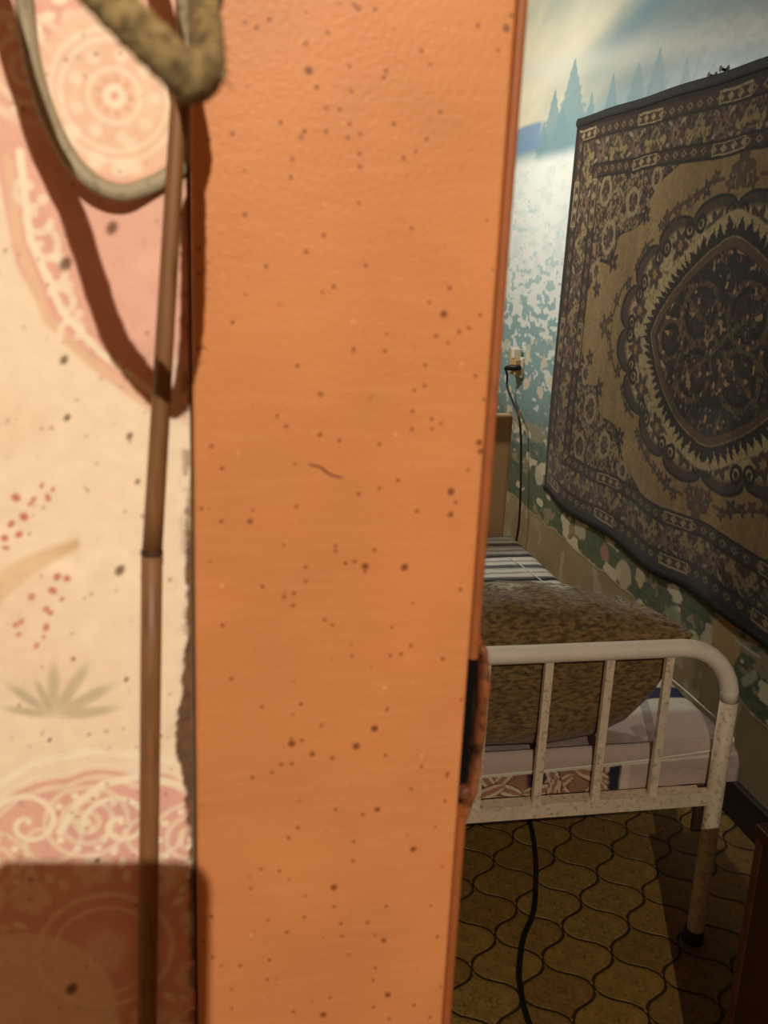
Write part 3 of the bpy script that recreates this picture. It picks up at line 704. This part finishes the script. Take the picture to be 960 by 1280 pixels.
# outline in section (front face -> top -> back face), swept across X with rounded sides
tt = np.concatenate([np.linspace(0, .12, 46)[:-1], np.linspace(.12, .95, ny)[:-1], np.linspace(.95, 1, 16)])
sx = np.concatenate([np.linspace(0, .06, 14)[:-1], np.linspace(.06, .94, nx)[:-1], np.linspace(.94, 1, 14)])
Tg, Sg = np.meshgrid(tt, sx, indexing='ij')
HM = MZ1 - MZ0
def sect(t):
    y = np.where(t < .12, MY0, np.where(t > .95, MY1, MY0 + (t - .12) / .83 * (MY1 - MY0)))
    z = np.where(t < .12, MZ0 + HM * t / .12, np.where(t > .95, MZ1 - HM * (t - .95) / .05, MZ1))
    return y, z
Yq, Zq = sect(Tg)
rr = .035
fy = np.clip((rr - (Yq - MY0)) / rr, 0, 1); fz = np.clip((rr - (MZ1 - Zq)) / rr, 0, 1)
Zq = Zq - rr * (1 - np.sqrt(np.clip(1 - fy ** 2, 0, 1))) * (Tg >= .12); Yq = Yq + rr * (1 - np.sqrt(np.clip(1 - fz ** 2, 0, 1))) * (Tg < .12)
edge_s = np.clip(np.minimum(Sg, 1 - Sg) / .06, 0, 1)
Xq = MX0 + Sg * (MX1 - MX0); drop = 1 - np.sqrt(np.clip(1 - (1 - edge_s) ** 2, 0, 1))
Zq = MZ0 + (Zq - MZ0) * (1 - .92 * drop ** 1.6)
wr = .006 * (fbm(Xq * 8 + Yq * 3, Yq * 14, 4, 6) - .5) + .004 * (fbm(Xq * 26, Yq * 40, 3, 9) - .5)
Zq = Zq + wr * sm(.1, .16, Tg) - .024 * sm(2.24, 2.10, Yq) * sm(1.10, .95, Xq) * sm(.115, .13, Tg)
Yq = Yq - .004 * fbm(Xq * 20, Zq * 40, 3, 2) * (Tg < .12)
lilac, white, black_, blue_ = lin(186, 166, 160), lin(214, 212, 204), lin(62, 58, 62), lin(52, 56, 92)
p = Paint(Xq, Yq, lilac)
st_y = Yq + .02 * (fbm(Xq * 4, Yq * 3, 3, 12) - .5) - .03 * (Xq - .8)
far = sm(1.95, 1.985, st_y)
p.put(far, white)
far = far * sm(2.10, 2.14, st_y)
ph = (st_y * 7.6) % 1; thin = (st_y * 23) % 1
p.put(far * sm(.16, .12, np.abs(ph - .5)) * .9, black_); p.put(far * sm(.2, .12, np.abs(thin - .5)) * .7, lin(132, 124, 120))
p.put(far * sm(.05, .03, np.abs(((st_y * 3.8 + .3) % 1) - .5)), lin(40, 38, 44))
pip = [(1.06, 3.6), (1.14, 3.2), (1.16, 3.07), (1.188, 2.78), (1.22, 2.45), (1.25, 2.145), (1.268, 1.93)]
pipx = np.interp(Yq, [q[1] for q in pip[::-1]], [q[0] for q in pip[::-1]])
p.put(sm(pipx - .002, pipx + .002, Xq) * sm(2.55, 2.6, Yq) * sm(2.86, 2.82, Yq), lin(40, 42, 70))
p.put(sm(.032, .027, np.abs(st_y - 2.065)), blue_)
for k in range(7):  # little basket-weave patches along the sheet's edge
    c_ = 1.90 + .11 * k; p.put(sm(.03, .026, np.abs(Yq - c_)) * sm(.018, .015, np.abs(Xq - (1.045 + .02 * (k % 2)))) * .5 * (Yq < 1.96), lin(120, 104, 98))
# foot face: printed ticking with leaves
zl = .478 + .03 * (Xq - .6)
front = (Tg < .115).astype(float) * sm(zl + .002, zl - .002, Zq)
def fp(m_, c_): p.put(front * m_, c_)
left = sm(.945, .942, Xq)
fp(left, lin(150, 112, 92)); fp(left * sm(.12, .3, np.sin(Xq * 34) * .5 + (fbm(Xq * 18, Zq * 18, 2, 4) - .3)), lin(58, 52, 62))
q = Paint(Xq, Zq, 0); q.c = p.c; lf = random.Random(3)
for cx_ in (.27, .42, .55, .66, .80, .92):
    for k in range(5):
        an = k * 1.3 + cx_ * 7; L_ = lf.uniform(.030, .046); x_, z_ = cx_ + lf.uniform(-.01, .01), .440 + lf.uniform(-.012, .012)
        for wd, col in ((.42, lin(96, 60, 48)), (.34, lin(206, 188, 166)), (.15, lin(158, 116, 96))):
            dxx, dzz = Xq - x_ - L_ * .6 * math.cos(an), Zq - z_ - L_ * .6 * math.sin(an); ca, sa = math.cos(an), math.sin(an)
            d = np.hypot(dxx * ca + dzz * sa, (-dxx * sa + dzz * ca) / wd); q.put(front * left * sm(L_ * 1.04, L_ * .94, d), col)
p.c = q.c
fp(sm(.948, .944, np.abs(Xq - .953) + .944 - .014), lin(44, 44, 58)); fp(sm(.012, .010, np.abs(Xq - .975)), lin(206, 190, 178)); fp(sm(.004, .003, np.abs(Zq - zl + .004)), lin(216, 206, 194))
Pm = np.stack([Xq, Yq, Zq], -1)
mt = empty('mattress', (.77, 2.6, .418), 'mattress under a lilac sheet and striped cotton cover on the iron bed', 'mattress')
base = Pm.copy(); 
grid_mesh('cover', Pm, p.c, M_MATTR, mt, flip=True)
boxo('ticking', (MX0 + .008, MY0 + .008, .4200), (MX1 - .03, MY1 - .006, .455), M_THREAD, mt)
bm = bmesh.new(); tube(bm, spline([(x_, y_, MZ1 + .003 - (.012 if y_ < 2 else 0)) for x_, y_ in pip if y_ < 3.5], 6), .0022, 6); from_bm('piping', bm, M_THREAD, mt, smooth=True)
bm = bmesh.new(); tube(bm, spline([(.30, 1.817, .470), (.6, 1.817, .478), (.95, 1.818, .489), (1.12, 1.820, .499), (1.22, 1.826, .507), (1.262, 1.85, .515), (1.268, 1.93, .52)], 6), .002, 6); from_bm('piping', bm, M_THREAD, mt, smooth=True)

# big brown cushion standing behind the footboard
Xs = np.linspace(.34, 1.098, 130); th = np.linspace(0, 2 * math.pi, 120)
def ci(x, xs_, v): return np.interp(x, xs_, v)
zb = ci(Xs, [.34, .37, .42, .60, .80, .91, .97, 1.02, 1.052, 1.085, 1.098], [.70, .60, .535, .517, .514, .532, .566, .628, .705, .778, .800])
zt = ci(Xs, [.34, .37, .42, .62, .70, .80, .92, 1.00, 1.06, 1.098], [.76, .82, .85, .858, .866, .862, .845, .828, .815, .806])
dep = ci(Xs, [.34, .40, .5, .9, 1.0, 1.06, 1.098], [.02, .10, .135, .135, .115, .075, .012])
Xc, Tc = np.meshgrid(Xs, th, indexing='ij')
cz = ((zb + zt) / 2)[:, None]; hz = ((zt - zb) / 2)[:, None]; dd = dep[:, None]
cs, sn = np.cos(Tc), np.sin(Tc)
sq = lambda v, e_: np.sign(v) * np.abs(v) ** e_
lump = 1 + .05 * (fbm(Xc * 9, np.abs(Tc - math.pi) * 2.2, 3, 5) - .5)
fold = .010 * (fbm(Xc * 22, np.abs(Tc - math.pi) * 5, 3, 15) - .5) * sm(0, .05, dd)
Yc = 1.815 + dd + sq(cs, .62) * dd * np.where(cs < 0, 1, lump) + .02 * np.clip(sn, 0, 1) + fold * (cs > 0)
Zc = cz + sq(sn, .55) * hz * np.where(sn > 0, 1 + .05 * (lump - 1), 1) + fold * 1.6 * np.clip(sn, 0, 1)
Yc = np.maximum(Yc, 1.8125)
Pc = np.stack([Xc, Yc, Zc], -1)
p = Paint(Xc * 1.0, Tc * .12, lin(134, 106, 66))
n1 = fbm(Xc * 45, (Zc * 1.6 + Yc * .8) * 75, 3, 61); n2 = fbm(Xc * 12 + 5, (Zc + Yc) * 14, 3, 62)
p.put(.5 * sm(.5, .65, n2), lin(110, 86, 50))
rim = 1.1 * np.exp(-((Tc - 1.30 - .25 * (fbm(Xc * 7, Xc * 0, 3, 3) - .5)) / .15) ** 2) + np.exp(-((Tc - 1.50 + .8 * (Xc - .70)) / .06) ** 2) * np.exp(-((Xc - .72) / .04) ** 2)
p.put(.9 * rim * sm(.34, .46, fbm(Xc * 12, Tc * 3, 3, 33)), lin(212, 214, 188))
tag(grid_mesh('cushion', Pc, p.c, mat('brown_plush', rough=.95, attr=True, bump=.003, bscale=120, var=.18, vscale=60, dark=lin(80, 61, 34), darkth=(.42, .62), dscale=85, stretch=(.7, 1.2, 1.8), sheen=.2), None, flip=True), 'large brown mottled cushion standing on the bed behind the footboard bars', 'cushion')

# ------------------------------------------------------------------ dark cabinet at the right, inside the bedroom
CX0, CX1, CY0, CY1, CZ = .938, 1.46, .72, 1.268, .690
cab = empty('cabinet', (1.2, 1.0, 0), 'dark mahogany cabinet edge at the lower right corner', 'cabinet')
boxo('top_board', (CX0 - .004, CY0 - .01, CZ - .022), (CX1 + .004, CY1 + .004, CZ), M_MAHOG, cab, bevel=.003)
boxo('side_panel', (CX0, CY0, .06), (CX0 + .02, CY1 - .020, CZ - .022), M_MAHOG, cab, bevel=.002)
boxo('side_panel', (CX1 - .02, CY0, .06), (CX1, CY1 - .020, CZ - .022), M_MAHOG, cab, bevel=.002)
bp = boxo('corner_post', (CX0 - .002, CY1 - .020, .0), (CX0 + .022, CY1, CZ - .022), M_EDGEW, cab, bevel=.004, seg=3); bp['label'] = 'reddish corner post with its edge glint coloured in'
boxo('corner_post', (CX1 - .022, CY1 - .020, .0), (CX1 + .002, CY1, CZ - .022), M_EDGEW, cab, bevel=.004, seg=3)
boxo('back_panel', (CX0 + .022, CY1 - .012, .06), (CX1 - .022, CY1 - .004, CZ - .022), M_MAHOG, cab)
boxo('bottom_board', (CX0 + .02, CY0, .06), (CX1 - .02, CY1 - .012, .08), M_MAHOG, cab)
for xx in (CX0 + .003, (CX0 + CX1) / 2 + .001):
    d_ = boxo('door', (xx, CY0 - .018, .065), (xx + (CX1 - CX0) / 2 - .004, CY0, CZ - .025), M_MAHOG, cab, bevel=.003)
    kx = xx + ((CX1 - CX0) / 2 - .03 if xx < 1.1 else .025)
    bm = bmesh.new(); tube(bm, [(kx, CY0 - .017, .40), (kx, CY0 - .03, .40), (kx, CY0 - .04, .40)], [.006, .009, .012], 12); from_bm('knob', bm, M_EDGEW, d_, smooth=True)
for xx in (CX0, CX1 - .03): boxo('leg', (xx, CY0, 0), (xx + .03, CY0 + .03, .06), M_MAHOG, cab)

# ------------------------------------------------------------------ socket, plug, cables
so = empty('wall_socket', (XW, 4.53, 1.04), 'yellowed plug socket on the peeling mural left of the carpet', 'socket')
boxo('socket_base', (XW - .020, 4.475, 1.035), (XW - .002, 4.60, 1.135), M_IVORY, so, bevel=.006)
boxo('socket_body', (XW - .050, 4.485, 1.045), (XW - .019, 4.575, 1.125), M_SOCK, so, bevel=.008, seg=3)
boxo('adapter', (XW - .055, 4.50, 1.124), (XW - .018, 4.545, 1.175), M_IVORY, so, bevel=.006)
boxo('adapter_clip', (XW - .040, 4.585, 1.118), (XW - .022, 4.61, 1.165), M_SOCK, so, bevel=.004)
pc = empty('power_cord', (XW - .07, 4.6, 1.08), 'thin black power cord plugged into the wall socket behind the bed', 'cord')
q0 = onx(640, 459, XW - .05)
bm = bmesh.new(); tube(bm, [(XW - .03, q0[1] - .06, q0[2] + .005), (XW - .06, q0[1] - .02, q0[2]), (XW - .075, q0[1], q0[2] - .004), (XW - .082, q0[1] + .015, q0[2] - .010)], [.013, .015, .012, .006], 12)
from_bm('plug', bm, M_CABLE, pc, smooth=True)
cp = [np.array((XW - .080, q0[1] + .012, q0[2] - .008))] + [onx(x_, y_, XW - .06) for x_, y_ in ((634, 470), (634, 484), (641, 502), (648, 520))] + [onx(x_, y_, XW - .05) for x_, y_ in ((651, 545), (651, 600), (649, 650))]
cp += [np.array((XW - .05, cp[-1][1] + .02, .25)), np.array((XW - .08, cp[-1][1] + .02, .01)), np.array((1.3, 4.1, .008))]
bm = bmesh.new(); tube(bm, spline(cp, 8), .0055, 8); from_bm('wire', bm, M_CABLE, pc, smooth=True)
fc = [onz(x_, y_, .0085) for x_, y_ in ((662, 1025), (669, 1065), (670, 1100), (667, 1140), (655, 1170), (650, 1200), (650, 1230), (662, 1280))]
fc = [np.array((1.10, 3.1, .0085)), np.array((1.01, 2.62, .0085))] + fc + [np.array((.70, 1.40, .0085)), np.array((.62, 1.15, .0085)), np.array((.50, .9, .0085))]
bm = bmesh.new(); tube(bm, spline(fc, 8), .0065, 10)
tag(from_bm('floor_cable', bm, M_CABLE, None, smooth=True), 'black cable snaking over the floor from under the bed', 'cable')

# ------------------------------------------------------------------ lamps of the two rooms
def pendant(loc, power, color, rad, label):
    e_ = empty('pendant_lamp', (loc[0], loc[1], ZC), label, 'lamp')
    bm = bmesh.new(); tube(bm, [(loc[0], loc[1], ZC), (loc[0], loc[1], loc[2] + .09)], .004, 8); from_bm('flex', bm, M_CABLE, e_, smooth=True)
    bm = bmesh.new(); tube(bm, [(loc[0], loc[1], loc[2] + .10), (loc[0], loc[1], loc[2] + .085), (loc[0], loc[1], loc[2] + .045)], [.008, .020, .020], 16); from_bm('lamp_holder', bm, M_CABLE, e_, smooth=True)
    bm = bmesh.new(); tube(bm, [(loc[0], loc[1], loc[2] + .045), (loc[0], loc[1], loc[2] + .03), (loc[0], loc[1], loc[2] + rad + .006)], [.012, .011, .006], 12); from_bm('bulb', bm, emis('lit_bulb', color, 20), e_, smooth=True)
    l = bpy.data.lights.new('lamp_light', 'POINT'); l.energy = power; l.color = color; l.shadow_soft_size = rad
    lo = bpy.data.objects.new('lamp_light', l); lo.location = (0, 0, loc[2] - ZC); link(lo, e_)
pendant(NEAR_LAMP, NEAR_POWER, NEAR_COLOR, .007, 'bare bulb hanging from the ceiling of the near room')
pendant(FAR_LAMP, FAR_POWER, FAR_COLOR, .04, 'bare bulb hanging from the bedroom ceiling')

# ------------------------------------------------------------------ the phone that takes the picture (throws the shadow on the wallpaper)
def phone():
    zax = Vector(ROT[:, 2]); up = -Vector(ROT[:, 1]); rt = Vector(ROT[:, 0])
    x0, x1, y1, y0 = -.062, .0200, .0085, -.142
    bm = bmesh.new(); r_ = .011; pr = []
    for cx_, cy_, a0 in ((x1 - r_, y1 - r_, 0), (x0 + r_, y1 - r_, 90), (x0 + r_, y0 + r_, 180), (x1 - r_, y0 + r_, 270)):
        for t_ in range(0, 91, 15): pr.append((cx_ + r_ * math.cos(math.radians(a0 + t_)), cy_ + r_ * math.sin(math.radians(a0 + t_))))
    C0 = Vector(CAM)
    A_ = [bm.verts.new(C0 + rt * x + up * y - zax * .004) for x, y in pr]; B_ = [bm.verts.new(C0 + rt * x + up * y - zax * .012) for x, y in pr]
    for i in range(len(pr)): bm.faces.new((A_[i], A_[(i + 1) % len(pr)], B_[(i + 1) % len(pr)], B_[i]))
    bm.faces.new(A_); bm.faces.new(B_[::-1])
    tag(from_bm('smartphone', bm, M_BLACK, None), 'black phone held up facing the door frame, its shadow on the wallpaper', 'phone')
phone()
